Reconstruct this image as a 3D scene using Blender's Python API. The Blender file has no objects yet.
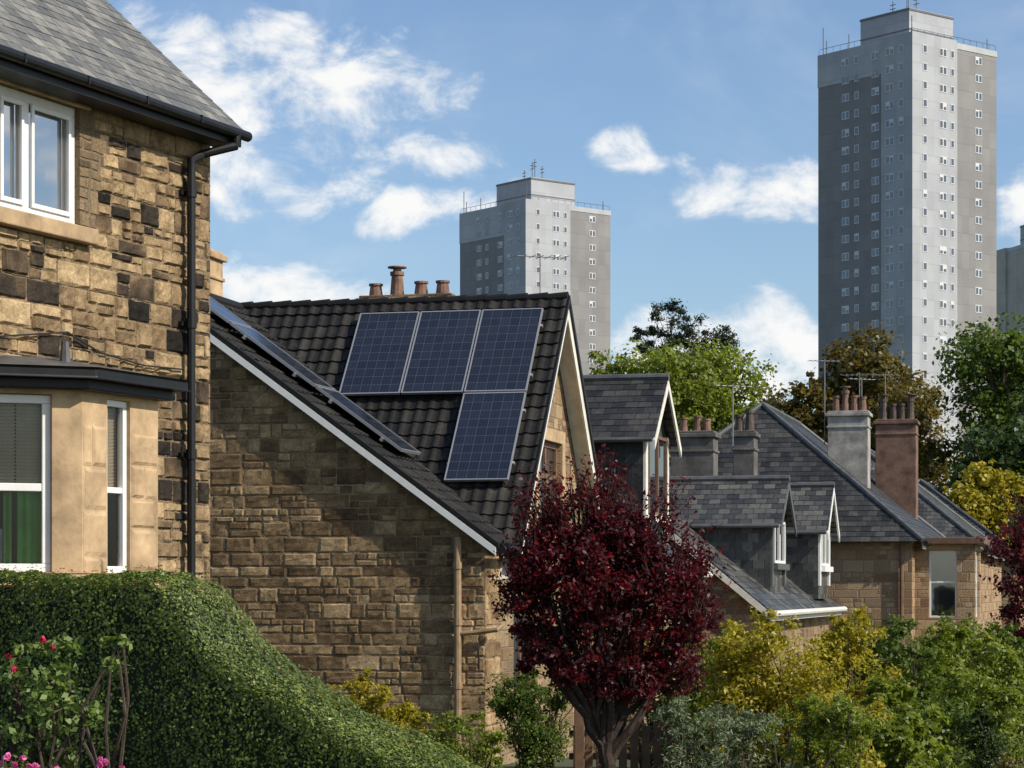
import bpy, math, random
import numpy as np
from mathutils import Vector, Matrix
random.seed(4); rng=np.random.default_rng(7)
scene=bpy.context.scene
COL=scene.collection
R=math.radians

# ------------------------------------------------------------ node helpers
class NT:
    def __init__(s,tree): s.t=tree; s.n=tree.nodes; s.l=tree.links
    def new(s,typ,**kw):
        n=s.n.new(typ)
        for k,v in kw.items(): setattr(n,k,v)
        return n
    def put(s,sock,val):
        if val is None: return
        if isinstance(val,bpy.types.NodeSocket): s.l.new(val,sock)
        else: sock.default_value=val
    def m(s,op,a,b=None,c=None,clamp=False):
        n=s.new('ShaderNodeMath',operation=op); n.use_clamp=clamp
        s.put(n.inputs[0],a)
        if b is not None: s.put(n.inputs[1],b)
        if c is not None: s.put(n.inputs[2],c)
        return n.outputs[0]
    def mixc(s,f,a,b,blend='MIX'):
        n=s.new('ShaderNodeMix',data_type='RGBA',blend_type=blend)
        s.put(n.inputs[0],f); s.put(n.inputs[6],a); s.put(n.inputs[7],b)
        return n.outputs[2]
    def mixf(s,f,a,b):
        n=s.new('ShaderNodeMix',data_type='FLOAT')
        s.put(n.inputs[0],f); s.put(n.inputs[2],a); s.put(n.inputs[3],b)
        return n.outputs[0]
    def ramp(s,f,stops,interp='LINEAR'):
        n=s.new('ShaderNodeValToRGB'); cr=n.color_ramp; cr.interpolation=interp
        while len(cr.elements)<len(stops): cr.elements.new(0.5)
        for e,(p,c) in zip(cr.elements,stops):
            e.position=p; e.color=(c[0],c[1],c[2],1)
        s.put(n.inputs[0],f); return n.outputs[0]
    def comb(s,x,y,z=0.0):
        n=s.new('ShaderNodeCombineXYZ'); s.put(n.inputs[0],x); s.put(n.inputs[1],y); s.put(n.inputs[2],z); return n.outputs[0]
    def noise(s,vec,scale,detail=4,rough=.5,dist=0):
        n=s.new('ShaderNodeTexNoise'); s.put(n.inputs['Vector'],vec)
        n.inputs['Scale'].default_value=scale; n.inputs['Detail'].default_value=detail
        n.inputs['Roughness'].default_value=rough; n.inputs['Distortion'].default_value=dist
        return n.outputs[0]
    def white(s,vec):
        n=s.new('ShaderNodeTexWhiteNoise',noise_dimensions='3D'); s.put(n.inputs[0],vec); return n
    def sstep(s,x,a,b):
        n=s.new('ShaderNodeMapRange',interpolation_type='SMOOTHSTEP')
        s.put(n.inputs[0],x); n.inputs[1].default_value=a; n.inputs[2].default_value=b
        return n.outputs[0]
def newmat(name):
    m=bpy.data.materials.new(name); m.use_nodes=True
    nt=NT(m.node_tree); b=[n for n in nt.n if n.type=='BSDF_PRINCIPLED'][0]
    return m,nt,b
def c4(c): return (c[0],c[1],c[2],1)
def simple(name,col,rough=.6,metal=0,var=.25,scale=8,bump=0,spec=.5):
    m,nt,b=newmat(name)
    tc=nt.new('ShaderNodeTexCoord').outputs['Object']
    n=nt.noise(tc,scale,4,.6)
    d=tuple(x*(1-var) for x in col); l=tuple(min(1,x*(1+var)) for x in col)
    nt.put(b.inputs['Base Color'],nt.ramp(n,[(.3,d),(.7,l)]))
    b.inputs['Roughness'].default_value=rough; b.inputs['Metallic'].default_value=metal
    b.inputs['Specular IOR Level'].default_value=spec
    if bump:
        bn=nt.new('ShaderNodeBump'); bn.inputs['Strength'].default_value=bump; bn.inputs['Distance'].default_value=.01
        nt.put(bn.inputs['Height'],nt.noise(tc,scale*4,4,.7)); nt.put(b.inputs['Normal'],bn.outputs[0])
    return m
def stone(name,stops,h=.26,w=.5,mort=(.2,.16,.11),mw=.012,split=.5,bump=.8,stain=.4,vary=.5):
    m,nt,b=newmat(name)
    tc=nt.new('ShaderNodeTexCoord').outputs['Object']
    sp=nt.new('ShaderNodeSeparateXYZ'); nt.put(sp.inputs[0],tc)
    n1=nt.noise(tc,6,2); n2=nt.noise(tc,5.3,2)
    u=nt.m('ADD',nt.m('ADD',sp.outputs[0],sp.outputs[1]),nt.m('MULTIPLY',nt.m('SUBTRACT',n1,.5),.05))
    z=nt.m('ADD',sp.outputs[2],nt.m('MULTIPLY',nt.m('SUBTRACT',n2,.5),.035))
    z=nt.m('ADD',z,nt.m('MULTIPLY',nt.m('SINE',nt.m('MULTIPLY',z,5.1)),.05))
    def grid(hh,ww,seed):
        zz=nt.m('DIVIDE',z,hh); row=nt.m('FLOOR',zz); fz=nt.m('FRACT',zz)
        rr=nt.white(nt.comb(row,seed,1.3)).outputs[0]
        wr=nt.m('MULTIPLY_ADD',rr,ww*vary*1.4,ww*(1-vary*.6))
        c=nt.m('DIVIDE',nt.m('MULTIPLY_ADD',rr,7.3,u),wr)
        c=nt.m('ADD',c,nt.m('MULTIPLY',nt.m('SINE',nt.m('MULTIPLY',c,2.3)),.22))
        col=nt.m('FLOOR',c); fu=nt.m('FRACT',c)
        wn=nt.white(nt.comb(row,col,seed))
        du=nt.m('MULTIPLY',nt.m('MINIMUM',fu,nt.m('SUBTRACT',1.0,fu)),wr)
        dz=nt.m('MULTIPLY',nt.m('MINIMUM',fz,nt.m('SUBTRACT',1.0,fz)),hh)
        return wn.outputs[0],wn.outputs[1],nt.m('MINIMUM',du,dz)
    va,ca,da=grid(h,w,2.0); vb,cb,db=grid(h*.5,w*.5,9.0)
    sepc=nt.new('ShaderNodeSeparateColor'); nt.put(sepc.inputs[0],ca)
    sel=nt.m('LESS_THAN',sepc.outputs[1],split)
    val=nt.mixf(sel,va,vb); d=nt.mixf(sel,da,nt.m('MINIMUM',da,db))
    mask=nt.sstep(d,mw*.5,mw*1.6)
    fine=nt.noise(tc,28,4,.7); big=nt.noise(tc,.7,3,.6)
    colr=nt.ramp(val,stops)
    colr=nt.mixc(1.0,colr,nt.ramp(fine,[(.2,(.5,.5,.5)),(.8,(1.4,1.38,1.35))]),'MULTIPLY')
    colr=nt.mixc(stain,colr,nt.ramp(big,[(.35,(.35,.33,.3)),(.6,(1.1,1.1,1.1))]),'MULTIPLY')
    colr=nt.mixc(mask,c4(mort),colr)
    nt.put(b.inputs['Base Color'],colr); b.inputs['Roughness'].default_value=.9
    b.inputs['Specular IOR Level'].default_value=.2
    hgt=nt.m('ADD',nt.m('MULTIPLY',mask,nt.m('MULTIPLY_ADD',val,.5,.6)),nt.m('MULTIPLY',fine,1.1))
    bn=nt.new('ShaderNodeBump'); bn.inputs['Strength'].default_value=bump; bn.inputs['Distance'].default_value=.03
    nt.put(bn.inputs['Height'],hgt); nt.put(b.inputs['Normal'],bn.outputs[0])
    return m
def blockmat(name,stops,bump=.6,patch=.5,dirt=.5):
    """stone blocks modelled one by one: colour varies block to block, with dirt patches"""
    m,nt,b=newmat(name)
    g=nt.new('ShaderNodeNewGeometry'); tc=nt.new('ShaderNodeTexCoord').outputs['Object']
    big=nt.noise(tc,.55,3,.6); r=g.outputs['Random Per Island']
    f=nt.m('ADD',nt.m('MULTIPLY',r,1-patch*.5),nt.m('MULTIPLY',nt.m('SUBTRACT',big,.42),patch*1.6),clamp=True)
    fine=nt.noise(tc,38,4,.75); med=nt.noise(tc,7,4,.6); soil=nt.noise(tc,1.1,5,.65)
    colr=nt.ramp(f,stops)
    colr=nt.mixc(1.0,colr,nt.ramp(fine,[(.25,(.50,.49,.47)),(.75,(1.42,1.40,1.36))]),'MULTIPLY')
    colr=nt.mixc(1.0,colr,nt.ramp(med,[(.3,(.62,.60,.56)),(.7,(1.24,1.24,1.24))]),'MULTIPLY')
    colr=nt.mixc(dirt,colr,nt.ramp(soil,[(.36,(.35,.33,.31)),(.58,(1.15,1.14,1.12))]),'MULTIPLY')
    nt.put(b.inputs['Base Color'],colr); b.inputs['Roughness'].default_value=.92; b.inputs['Specular IOR Level'].default_value=.15
    bn=nt.new('ShaderNodeBump'); bn.inputs['Strength'].default_value=bump; bn.inputs['Distance'].default_value=.015
    nt.put(bn.inputs['Height'],nt.m('ADD',fine,med)); nt.put(b.inputs['Normal'],bn.outputs[0])
    return m
def tilemat(name,stops,course,tw,gap=.006,rough=.55,moss=.0,spec=.5,bump=.4,half=True):
    m,nt,b=newmat(name)
    uv=nt.new('ShaderNodeTexCoord').outputs['UV']; ob=nt.new('ShaderNodeTexCoord').outputs['Object']
    sp=nt.new('ShaderNodeSeparateXYZ'); nt.put(sp.inputs[0],uv)
    row=nt.m('FLOOR',nt.m('DIVIDE',nt.m('ADD',sp.outputs[1],.0005),course))
    off=nt.m('MULTIPLY',nt.m('MODULO',row,2.0),.5 if half else 0)
    c=nt.m('ADD',nt.m('DIVIDE',sp.outputs[0],tw),off)
    col=nt.m('FLOOR',c); fu=nt.m('FRACT',c)
    wn=nt.white(nt.comb(row,col,3.0))
    d=nt.m('MULTIPLY',nt.m('MINIMUM',fu,nt.m('SUBTRACT',1.0,fu)),tw)
    mask=nt.sstep(d,gap*.3,gap*1.3)
    colr=nt.ramp(wn.outputs[0],stops)
    n=nt.noise(ob,14,4,.7); n2=nt.noise(ob,1.3,4,.6)
    colr=nt.mixc(1.0,colr,nt.ramp(n,[(.25,(.65,.65,.65)),(.75,(1.35,1.35,1.3))]),'MULTIPLY')
    colr=nt.mixc(1.0,colr,nt.ramp(n2,[(.3,(.75,.75,.75)),(.7,(1.25,1.25,1.22))]),'MULTIPLY')
    if moss:
        mm=nt.sstep(nt.noise(ob,5,5,.7),.55,.7)
        colr=nt.mixc(nt.m('MULTIPLY',mm,moss),colr,(.14,.135,.09,1))
    colr=nt.mixc(mask,(.012,.012,.012,1),colr)
    nt.put(b.inputs['Base Color'],colr)
    nt.put(b.inputs['Roughness'],nt.m('MULTIPLY_ADD',wn.outputs[0],.2,rough-.1))
    b.inputs['Specular IOR Level'].default_value=spec
    bn=nt.new('ShaderNodeBump'); bn.inputs['Strength'].default_value=bump; bn.inputs['Distance'].default_value=.01
    nt.put(bn.inputs['Height'],nt.m('ADD',nt.m('MULTIPLY',mask,.8),nt.m('ADD',n,nt.m('MULTIPLY',wn.outputs[0],.6)))); nt.put(b.inputs['Normal'],bn.outputs[0])
    return m
def leafmat(name,stops,trans=.35,tcol=None,rough=.45,spec=.35):
    m,nt,b=newmat(name)
    g=nt.new('ShaderNodeNewGeometry'); ob=nt.new('ShaderNodeTexCoord').outputs['Object']
    r=g.outputs['Random Per Island']
    n=nt.noise(ob,1.6,2)
    f=nt.m('ADD',nt.m('MULTIPLY',r,.65),nt.m('MULTIPLY',nt.m('SUBTRACT',n,.25),.7),clamp=True)
    colr=nt.ramp(f,stops)
    nt.put(b.inputs['Base Color'],colr); b.inputs['Roughness'].default_value=rough
    b.inputs['Specular IOR Level'].default_value=spec
    tr=nt.new('ShaderNodeBsdfTranslucent')
    k=tcol or (1.6,1.7,.6)
    nt.put(tr.inputs[0],nt.mixc(1.0,colr,c4(k),'MULTIPLY'))
    mx=nt.new('ShaderNodeMixShader'); mx.inputs[0].default_value=trans
    nt.l.new(b.outputs[0],mx.inputs[1]); nt.l.new(tr.outputs[0],mx.inputs[2])
    out=[x for x in nt.n if x.type=='OUTPUT_MATERIAL'][0]; nt.l.new(mx.outputs[0],out.inputs[0])
    return m

# ------------------------------------------------------------ mesh builder
class MB:
    def __init__(s): s.v=[];s.f=[];s.uvs=None
    def box(s,x0,x1,y0,y1,z0,z1,M=None):
        i=len(s.v)
        for x,y,z in [(x0,y0,z0),(x1,y0,z0),(x1,y1,z0),(x0,y1,z0),(x0,y0,z1),(x1,y0,z1),(x1,y1,z1),(x0,y1,z1)]:
            p=Vector((x,y,z)); s.v.append(tuple(M@p) if M else (x,y,z))
        s.f+= [tuple(i+k for k in q) for q in [(0,3,2,1),(4,5,6,7),(0,1,5,4),(1,2,6,5),(2,3,7,6),(3,0,4,7)]]
        return s
    def poly(s,pts):
        i=len(s.v); s.v+=[tuple(p) for p in pts]; s.f.append(tuple(range(i,i+len(pts)))); return s
    def prism(s,pts,ext):
        i=len(s.v); n=len(pts); e=Vector(ext)
        s.v+=[tuple(p) for p in pts]+[tuple(Vector(p)+e) for p in pts]
        s.f.append(tuple(range(i,i+n))); s.f.append(tuple(range(i+2*n-1,i+n-1,-1)))
        for k in range(n):
            k2=(k+1)%n; s.f.append((i+k,i+k2,i+n+k2,i+n+k))
        return s
    def tube(s,pts,rad,n=8,cap=True):
        pts=[Vector(p) for p in pts]
        if not hasattr(rad,'__len__'): rad=[rad]*len(pts)
        i0=len(s.v); prev=None
        for k,p in enumerate(pts):
            d=(pts[min(k+1,len(pts)-1)]-pts[max(k-1,0)]).normalized()
            a=Vector((0,0,1)) if abs(d.z)<.9 else Vector((1,0,0))
            if prev is not None:
                x=(prev-d*prev.dot(d)); x=x.normalized() if x.length>1e-6 else d.cross(a).normalized()
            else: x=d.cross(a).normalized()
            prev=x; y=d.cross(x)
            for j in range(n):
                t=2*math.pi*j/n; s.v.append(tuple(p+(x*math.cos(t)+y*math.sin(t))*rad[k]))
        for k in range(len(pts)-1):
            for j in range(n):
                j2=(j+1)%n; a=i0+k*n
                s.f.append((a+j,a+j2,a+n+j2,a+n+j))
        if cap:
            s.f.append(tuple(i0+j for j in range(n-1,-1,-1))); e=i0+(len(pts)-1)*n
            s.f.append(tuple(e+j for j in range(n)))
        return s
    def make(s,name,mat,parent=None,bevel=0,smooth=False,M=None):
        me=bpy.data.meshes.new(name); me.from_pydata(s.v,[],s.f); me.update()
        if s.uvs is not None:
            ul=me.uv_layers.new(name='UVMap')
            for lp in me.loops: ul.data[lp.index].uv=s.uvs[lp.vertex_index]
        ob=bpy.data.objects.new(name,me); COL.objects.link(ob)
        if mat: me.materials.append(mat)
        if parent: ob.parent=parent
        if M is not None: ob.matrix_world=M
        if smooth:
            for p in me.polygons: p.use_smooth=True
        if bevel:
            b=ob.modifiers.new('bevel','BEVEL'); b.width=bevel; b.segments=2; b.limit_method='ANGLE'
        return ob
def empty(name,loc,deg=0):
    e=bpy.data.objects.new(name,None); COL.objects.link(e); e.location=loc; e.rotation_euler=(0,0,R(deg)); e.empty_display_size=.5
    return e

def slope(name,mat,parent,O,U,S,length,uL,uR,course,tw,amp=0.0,thick=.03):
    """tiled roof plane: O eave corner, U along eave, S up the slope."""
    O=Vector(O);U=Vector(U).normalized();S=Vector(S).normalized();N=U.cross(S).normalized()
    if N.z<0: N=-N
    mb=MB(); mb.uvs=[]
    nC=max(1,int(round(length/course))); cs=length/nC
    for i in range(nC):
        s0=i*cs; s1=(i+1)*cs
        rows=[(s0,0.0,s0),(s0,thick,s0),(s1,0.004,s1)]
        a0,b0=uL(s0),uR(s0)
        seg=max(1,int((b0-a0)/tw*(6 if amp else 1)))
        base=len(mb.v); sj=random.uniform(-.006,.006); hj=random.uniform(-.15,.25)*thick
        for q,(ss,hh,vv) in enumerate(rows):
            a,b=uL(ss),uR(ss)
            for k in range(seg+1):
                u=a+(b-a)*k/seg
                off=0
                if amp:
                    ph=(u/tw)%1.0
                    off=amp*(math.sin(ph*2*math.pi)*.5+.5)**1.5
                p=O+U*u+S*(ss+(sj+random.uniform(-.004,.004) if q<2 else 0))+N*(hh+(hj if q==1 else 0)+off)
                mb.v.append(tuple(p)); mb.uvs.append((u,(s0+.02 if ss==s0 else s1-.02)*course/cs))
        w=seg+1
        for r in range(2):
            for k in range(seg):
                a=base+r*w+k; mb.f.append((a,a+1,a+w+1,a+w))
    return mb.make(name,mat,parent)

def wall_holes(mb,axis,c,a0,a1,z0,z1,holes,depth):
    xs=sorted(set([a0,a1]+[h[0] for h in holes]+[h[1] for h in holes]))
    zs=sorted(set([z0,z1]+[h[2] for h in holes]+[h[3] for h in holes]))
    def pt(a,z,d=0): return (c+d,a,z) if axis=='x' else (a,c+d,z)
    for i in range(len(xs)-1):
        for j in range(len(zs)-1):
            mx=(xs[i]+xs[i+1])/2; mz=(zs[j]+zs[j+1])/2
            if any(h[0]<mx<h[1] and h[2]<mz<h[3] for h in holes): continue
            mb.poly([pt(xs[i],zs[j]),pt(xs[i+1],zs[j]),pt(xs[i+1],zs[j+1]),pt(xs[i],zs[j+1])])
    for h in holes:
        cs=[(h[0],h[2]),(h[1],h[2]),(h[1],h[3]),(h[0],h[3])]
        for k in range(4):
            p,q=cs[k],cs[(k+1)%4]
            mb.poly([pt(*p),pt(*q),pt(q[0],q[1],depth),pt(p[0],p[1],depth)])

def blocks(name,parent,mat,axis,c,sgn,a0,a1,z0,z1,ok,h,w,gap=.012,prot=(.004,.03),rough=.012,seed=1,split=.35):
    """individually modelled rock-faced stones laid in random courses. outward = sgn along the wall's axis"""
    r=random.Random(seed); mb=MB(); z=z0
    def stone1(p,q,zz0,zz1):
        cs=[(p,zz0),(q,zz0),(q,zz1),(p,zz1),((p+q)/2,(zz0+zz1)/2)]
        if not all(ok(a,b) for a,b in cs): return
        g=gap/2; mcols=max(3,min(6,int((q-p)/.07)+2)); mrows=max(3,min(5,int((zz1-zz0)/.06)+2))
        pr=r.uniform(*prot); b0=len(mb.v)
        jx=[r.uniform(0,g*1.4) for _ in range(4)]
        for j in range(mrows+1):
            for i in range(mcols+1):
                fx=i/mcols; fz=j/mrows
                ax=p+g+jx[0]+(q-p-2*g-jx[0]-jx[1])*fx; az_=zz0+g+jx[2]+(zz1-zz0-2*g-jx[2]-jx[3])*fz
                edge=(i in(0,mcols)) or (j in(0,mrows))
                d=.0015 if edge else pr+r.uniform(-rough,rough)
                if edge: ax+=r.uniform(-.005,.005); az_+=r.uniform(-.005,.005)
                else: ax+=( -1 if fx<.5 else 1)*(q-p)/mcols*.5*(1 if i in(1,mcols-1) else 0); az_+=(-1 if fz<.5 else 1)*(zz1-zz0)/mrows*.5*(1 if j in(1,mrows-1) else 0)
                d=max(d,.0015)
                mb.v.append((c+sgn*d,ax,az_) if axis=='x' else (ax,c+sgn*d,az_))
        W=mcols+1
        for j in range(mrows):
            for i in range(mcols):
                a=b0+j*W+i; mb.f.append((a,a+1,a+W+1,a+W))
    while z<z1:
        hh=h*r.uniform(.72,1.3); a=a0-r.uniform(0,w)
        while a<a1:
            ww=w*r.uniform(.5,1.7); b=min(a+ww,a1)
            p=max(a,a0)
            if b-p>.06:
                if r.random()<split and hh>h*.9:
                    k=r.uniform(.4,.6)
                    for (s0,s1) in ((z,z+hh*k),(z+hh*k,z+hh)):
                        if b-p>.3 and r.random()<.7:
                            mid=p+(b-p)*r.uniform(.35,.65); stone1(p,mid,s0,s1); stone1(mid,b,s0,s1)
                        else: stone1(p,b,s0,s1)
                else: stone1(p,b,z,z+hh)
            a=b if b<a1 else a1+1
        z+=hh
    return mb.make(name,mat,parent)

def window(parent,O,X,N,w,h,fmat,gmat,bars_v=(),bars_h=(),fw=.06,deep=.06,name='window'):
    X=Vector(X).normalized();N=Vector(N).normalized();Z=Vector((0,0,1))
    M=Matrix((( X.x,-N.x,Z.x,O[0]),(X.y,-N.y,Z.y,O[1]),(X.z,-N.z,Z.z,O[2]),(0,0,0,1)))
    mb=MB()
    mb.box(0,w,0,deep,0,fw,M); mb.box(0,w,0,deep,h-fw,h,M)
    mb.box(0,fw,0.001,deep,fw,h-fw,M); mb.box(w-fw,w,0.001,deep,fw,h-fw,M)
    for b in bars_v: mb.box(b-fw*.6,b+fw*.6,.004,deep,fw,h-fw,M)
    for b in bars_h: mb.box(fw,w-fw,.008,deep,b-fw*.45,b+fw*.45,M)
    mb.make(name+'_frame',fmat,parent,bevel=.006 if w>.3 else 0)
    g=MB().poly([M@Vector(p) for p in [(fw*.5,deep*.6,fw*.5),(w-fw*.5,deep*.6,fw*.5),(w-fw*.5,deep*.6,h-fw*.5),(fw*.5,deep*.6,h-fw*.5)]])
    g.make(name+'_glass',gmat,parent)
    return M

# ------------------------------------------------------------ materials
M_stoneL=stone('sandstone_backing',[(0,(.07,.055,.04)),(.24,(.2,.14,.09)),(.5,(.30,.21,.12)),(1,(.25,.18,.11))],h=.2,w=.34,mort=(.20,.15,.095),bump=.8)
B_left=blockmat('rock_faced_sandstone',[(0,(.025,.022,.019)),(.20,(.055,.043,.033)),(.27,(.21,.145,.088)),(.5,(.35,.25,.145)),(.78,(.46,.34,.20)),(1,(.54,.41,.26))],.7,.6,.45)
B_mid=blockmat('brown_sandstone_blocks',[(0,(.13,.085,.05)),(.3,(.26,.175,.10)),(.6,(.36,.25,.14)),(.85,(.46,.33,.195)),(1,(.54,.41,.265))],.6,.5,.5)
M_ashlar=simple('dressed_sandstone',(.43,.30,.175),.85,0,.38,3,.6,.2)
M_stoneM=stone('brown_sandstone',[(0,(.17,.11,.062)),(.3,(.26,.175,.10)),(.6,(.35,.245,.14)),(.85,(.43,.31,.19)),(1,(.24,.17,.11))],h=.2,w=.38,mort=(.23,.17,.11),mw=.008,split=.35,bump=.6,stain=.4)
M_stoneR=stone('red_sandstone',[(0,(.24,.145,.08)),(.4,(.38,.25,.145)),(.8,(.48,.34,.20)),(1,(.29,.20,.13))],h=.24,w=.42,mort=(.27,.2,.13),split=.3,bump=.6,stain=.25)
M_slateL=tilemat('slate_roof',[(0,(.10,.098,.095)),(.5,(.15,.145,.138)),(1,(.22,.21,.195))],.15,.2,.006,.6,.2)
M_tile=tilemat('concrete_roof_tile',[(0,(.012,.0115,.011)),(.6,(.022,.020,.019)),(1,(.04,.036,.032))],.27,.2,.008,.7,.15,spec=.25,half=False)
M_slateR=tilemat('grey_slate_roof',[(0,(.035,.035,.035)),(.5,(.068,.067,.065)),(1,(.125,.12,.11))],.18,.24,.008,.36,.25)
M_slateD=tilemat('dark_slate_roof',[(0,(.02,.02,.02)),(.5,(.036,.035,.034)),(1,(.065,.06,.056))],.18,.24,.008,.48,.25)
M_black=simple('black_paint',(.010,.010,.011),.45,0,.3,10,0,.3)
M_lead=simple('lead_flashing',(.09,.09,.09),.5,0,.35,4,.2)
M_white=simple('white_paint',(.78,.77,.74),.4,0,.06,6)
M_cream=simple('cream_paint',(.70,.66,.58),.55,0,.15,5)
M_brownpipe=simple('brown_paint',(.30,.20,.11),.45,0,.25,6)
M_wood=simple('brown_wood',(.15,.08,.045),.6,0,.3,7)
M_render=simple('grey_render',(.32,.30,.27),.9,0,.5,2.5,.6,.2)
M_renderB=simple('brown_render',(.18,.11,.08),.9,0,.5,2.5,.6,.2)
M_renderD=simple('sooty_render',(.12,.11,.10),.9,0,.45,2.5,.6,.2)
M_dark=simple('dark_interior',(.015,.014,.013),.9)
M_pot=simple('terracotta_pot',(.18,.10,.068),.8,0,.55,5)
M_potd=simple('sooty_pot',(.08,.055,.04),.8,0,.5,5)
M_metal=simple('galvanised_metal',(.25,.25,.25),.45,.6,.2,9)
M_blind=simple('blind_fabric',(.50,.39,.26),.8,0,.1,5)
M_curtain=simple('green_curtain',(.16,.42,.10),.8,0,.2,5)
M_bark=simple('bark',(.07,.05,.038),.9,0,.4,14,.8,.2)
M_barkR=simple('plum_bark',(.045,.03,.024),.8,0,.4,14,.6,.2)
def glassmat(name,base,ior,rough=.02):
    m,nt,b=newmat(name); b.inputs['Base Color'].default_value=c4(base); b.inputs['Roughness'].default_value=rough
    b.inputs['IOR'].default_value=ior
    tc=nt.new('ShaderNodeTexCoord').outputs['Object']
    bn=nt.new('ShaderNodeBump'); bn.inputs['Strength'].default_value=.05; bn.inputs['Distance'].default_value=.02
    nt.put(bn.inputs['Height'],nt.noise(tc,1.5,2)); nt.put(b.inputs['Normal'],bn.outputs[0]); return m
M_glass=glassmat('window_glass',(.02,.024,.03),3.2)
M_glassU=glassmat('reflective_window_glass',(.03,.04,.05),6.0)
def clearglass():
    m,nt,b=newmat('clear_glass'); nt.n.remove(b)
    t=nt.new('ShaderNodeBsdfTransparent'); t.inputs[0].default_value=(.9,.92,.92,1)
    g=nt.new('ShaderNodeBsdfGlossy'); g.inputs['Roughness'].default_value=.02
    f=nt.new('ShaderNodeFresnel'); f.inputs[0].default_value=1.45
    mx=nt.new('ShaderNodeMixShader'); nt.l.new(f.outputs[0],mx.inputs[0]); nt.l.new(t.outputs[0],mx.inputs[1]); nt.l.new(g.outputs[0],mx.inputs[2])
    out=[x for x in nt.n if x.type=='OUTPUT_MATERIAL'][0]; nt.l.new(mx.outputs[0],out.inputs[0]); return m
M_clear=clearglass()
def solarmat():
    m,nt,b=newmat('solar_cells'); uv=nt.new('ShaderNodeTexCoord').outputs['UV']; ob=nt.new('ShaderNodeTexCoord').outputs['Object']
    sp=nt.new('ShaderNodeSeparateXYZ'); nt.put(sp.inputs[0],uv)
    def line(x,per,w):
        f=nt.m('FRACT',nt.m('DIVIDE',x,per)); d=nt.m('MULTIPLY',nt.m('MINIMUM',f,nt.m('SUBTRACT',1.0,f)),per)
        return nt.m('LESS_THAN',d,w)
    a=nt.m('MAXIMUM',line(sp.outputs[0],.155,.0035),line(sp.outputs[1],.155,.0035))
    bb=line(sp.outputs[0],.0517,.0011)
    cell=nt.white(nt.comb(nt.m('FLOOR',nt.m('DIVIDE',sp.outputs[0],.155)),nt.m('FLOOR',nt.m('DIVIDE',sp.outputs[1],.155)),1.0)).outputs[0]
    base=nt.ramp(cell,[(0,(.011,.015,.027)),(1,(.018,.023,.038))])
    base=nt.mixc(nt.m('MULTIPLY',bb,.3),base,(.12,.13,.16,1)); base=nt.mixc(nt.m('MULTIPLY',a,.36),base,(.16,.18,.22,1))
    nt.put(b.inputs['Base Color'],base); b.inputs['IOR'].default_value=1.65
    nt.put(b.inputs['Roughness'],nt.m('MULTIPLY_ADD',nt.noise(ob,2.5,4),.2,.06))
    return m
M_solar=solarmat()
M_alu=simple('aluminium_frame',(.42,.42,.43),.35,.5,.05)

# ------------------------------------------------------------ world, sun, camera
SUN_AZ=R(-27); SUN_EL=R(38)   # azimuth measured from +X toward +Y
w=bpy.data.worlds.new("World"); scene.world=w; w.use_nodes=True
nt=NT(w.node_tree); bg=[n for n in nt.n if n.type=='BACKGROUND'][0]; wout=[n for n in nt.n if n.type=='OUTPUT_WORLD'][0]
sky=nt.new('ShaderNodeTexSky',sky_type='NISHITA'); sky.sun_disc=False; sky.sun_elevation=SUN_EL; sky.sun_rotation=R(90)-SUN_AZ
sky.air_density=1.0; sky.dust_density=.9; sky.ozone_density=1.6; sky.altitude=50
tc=nt.new('ShaderNodeTexCoord').outputs['Generated']
sp=nt.new('ShaderNodeSeparateXYZ'); nt.put(sp.inputs[0],tc)
az=nt.m('ARCTAN2',sp.outputs[0],sp.outputs[1]); el=nt.m('ARCSINE',sp.outputs[2])
cv=nt.comb(az,nt.m('MULTIPLY',el,1.5),0.37)
nz=nt.noise(cv,27,7,.62,.3); nz2=nt.noise(cv,7,5,.6,.6)
# warp so that no cloud keeps a regular outline
wx=nt.noise(nt.comb(az,el,3.1),15,3,.55); wy=nt.noise(nt.comb(az,el,7.7),15,3,.55)
azw=nt.m('MULTIPLY_ADD',nt.m('SUBTRACT',wx,.5),.085,az); elw=nt.m('MULTIPLY_ADD',nt.m('SUBTRACT',wy,.5),.050,el)
blobs=[(-.096,.205,.062,.022,1.1),(-.072,.223,.036,.009,.9),(-.110,.180,.044,.022,1.2),(-.038,.178,.026,.012,.8),(-.100,.122,.044,.013,1.3),
 (-.050,.152,.026,.008,1.1),(-.022,.154,.028,.009,1.1),(.062,.178,.020,.008,1.0),(.105,.164,.032,.014,1.2),(.104,.094,.038,.024,1.5),
 (.213,.158,.020,.018,1.3),(.055,.105,.022,.010,.8),(.35,.2,.08,.03,1.2),(-.5,.25,.15,.05,1.2),(1.1,.25,.4,.08,1.2),(2.2,.25,.5,.1,1.2),(-1.4,.3,.4,.1,1.2)]
acc=None
for (a,e,ra,re,st) in blobs:
    dx=nt.m('DIVIDE',nt.m('SUBTRACT',azw,a),ra*1.3); dy=nt.m('DIVIDE',nt.m('SUBTRACT',elw,e),re*1.3)
    r2=nt.m('ADD',nt.m('MULTIPLY',dx,dx),nt.m('MULTIPLY',dy,dy))
    b_=nt.m('MULTIPLY',nt.m('SUBTRACT',1.0,r2),st)
    acc=b_ if acc is None else nt.m('MAXIMUM',acc,b_)
acc=nt.m('MAXIMUM',acc,-.8)
dens=nt.m('ADD',nt.m('MULTIPLY',acc,.62),nt.m('MULTIPLY',nt.m('SUBTRACT',nz,.5),3.2))
mask=nt.sstep(dens,-.02,.95)
wisp=nt.m('MULTIPLY',nt.sstep(nz2,.45,.75),.28)
mask=nt.m('MAXIMUM',mask,wisp)
bg.inputs[1].default_value=.132
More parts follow.
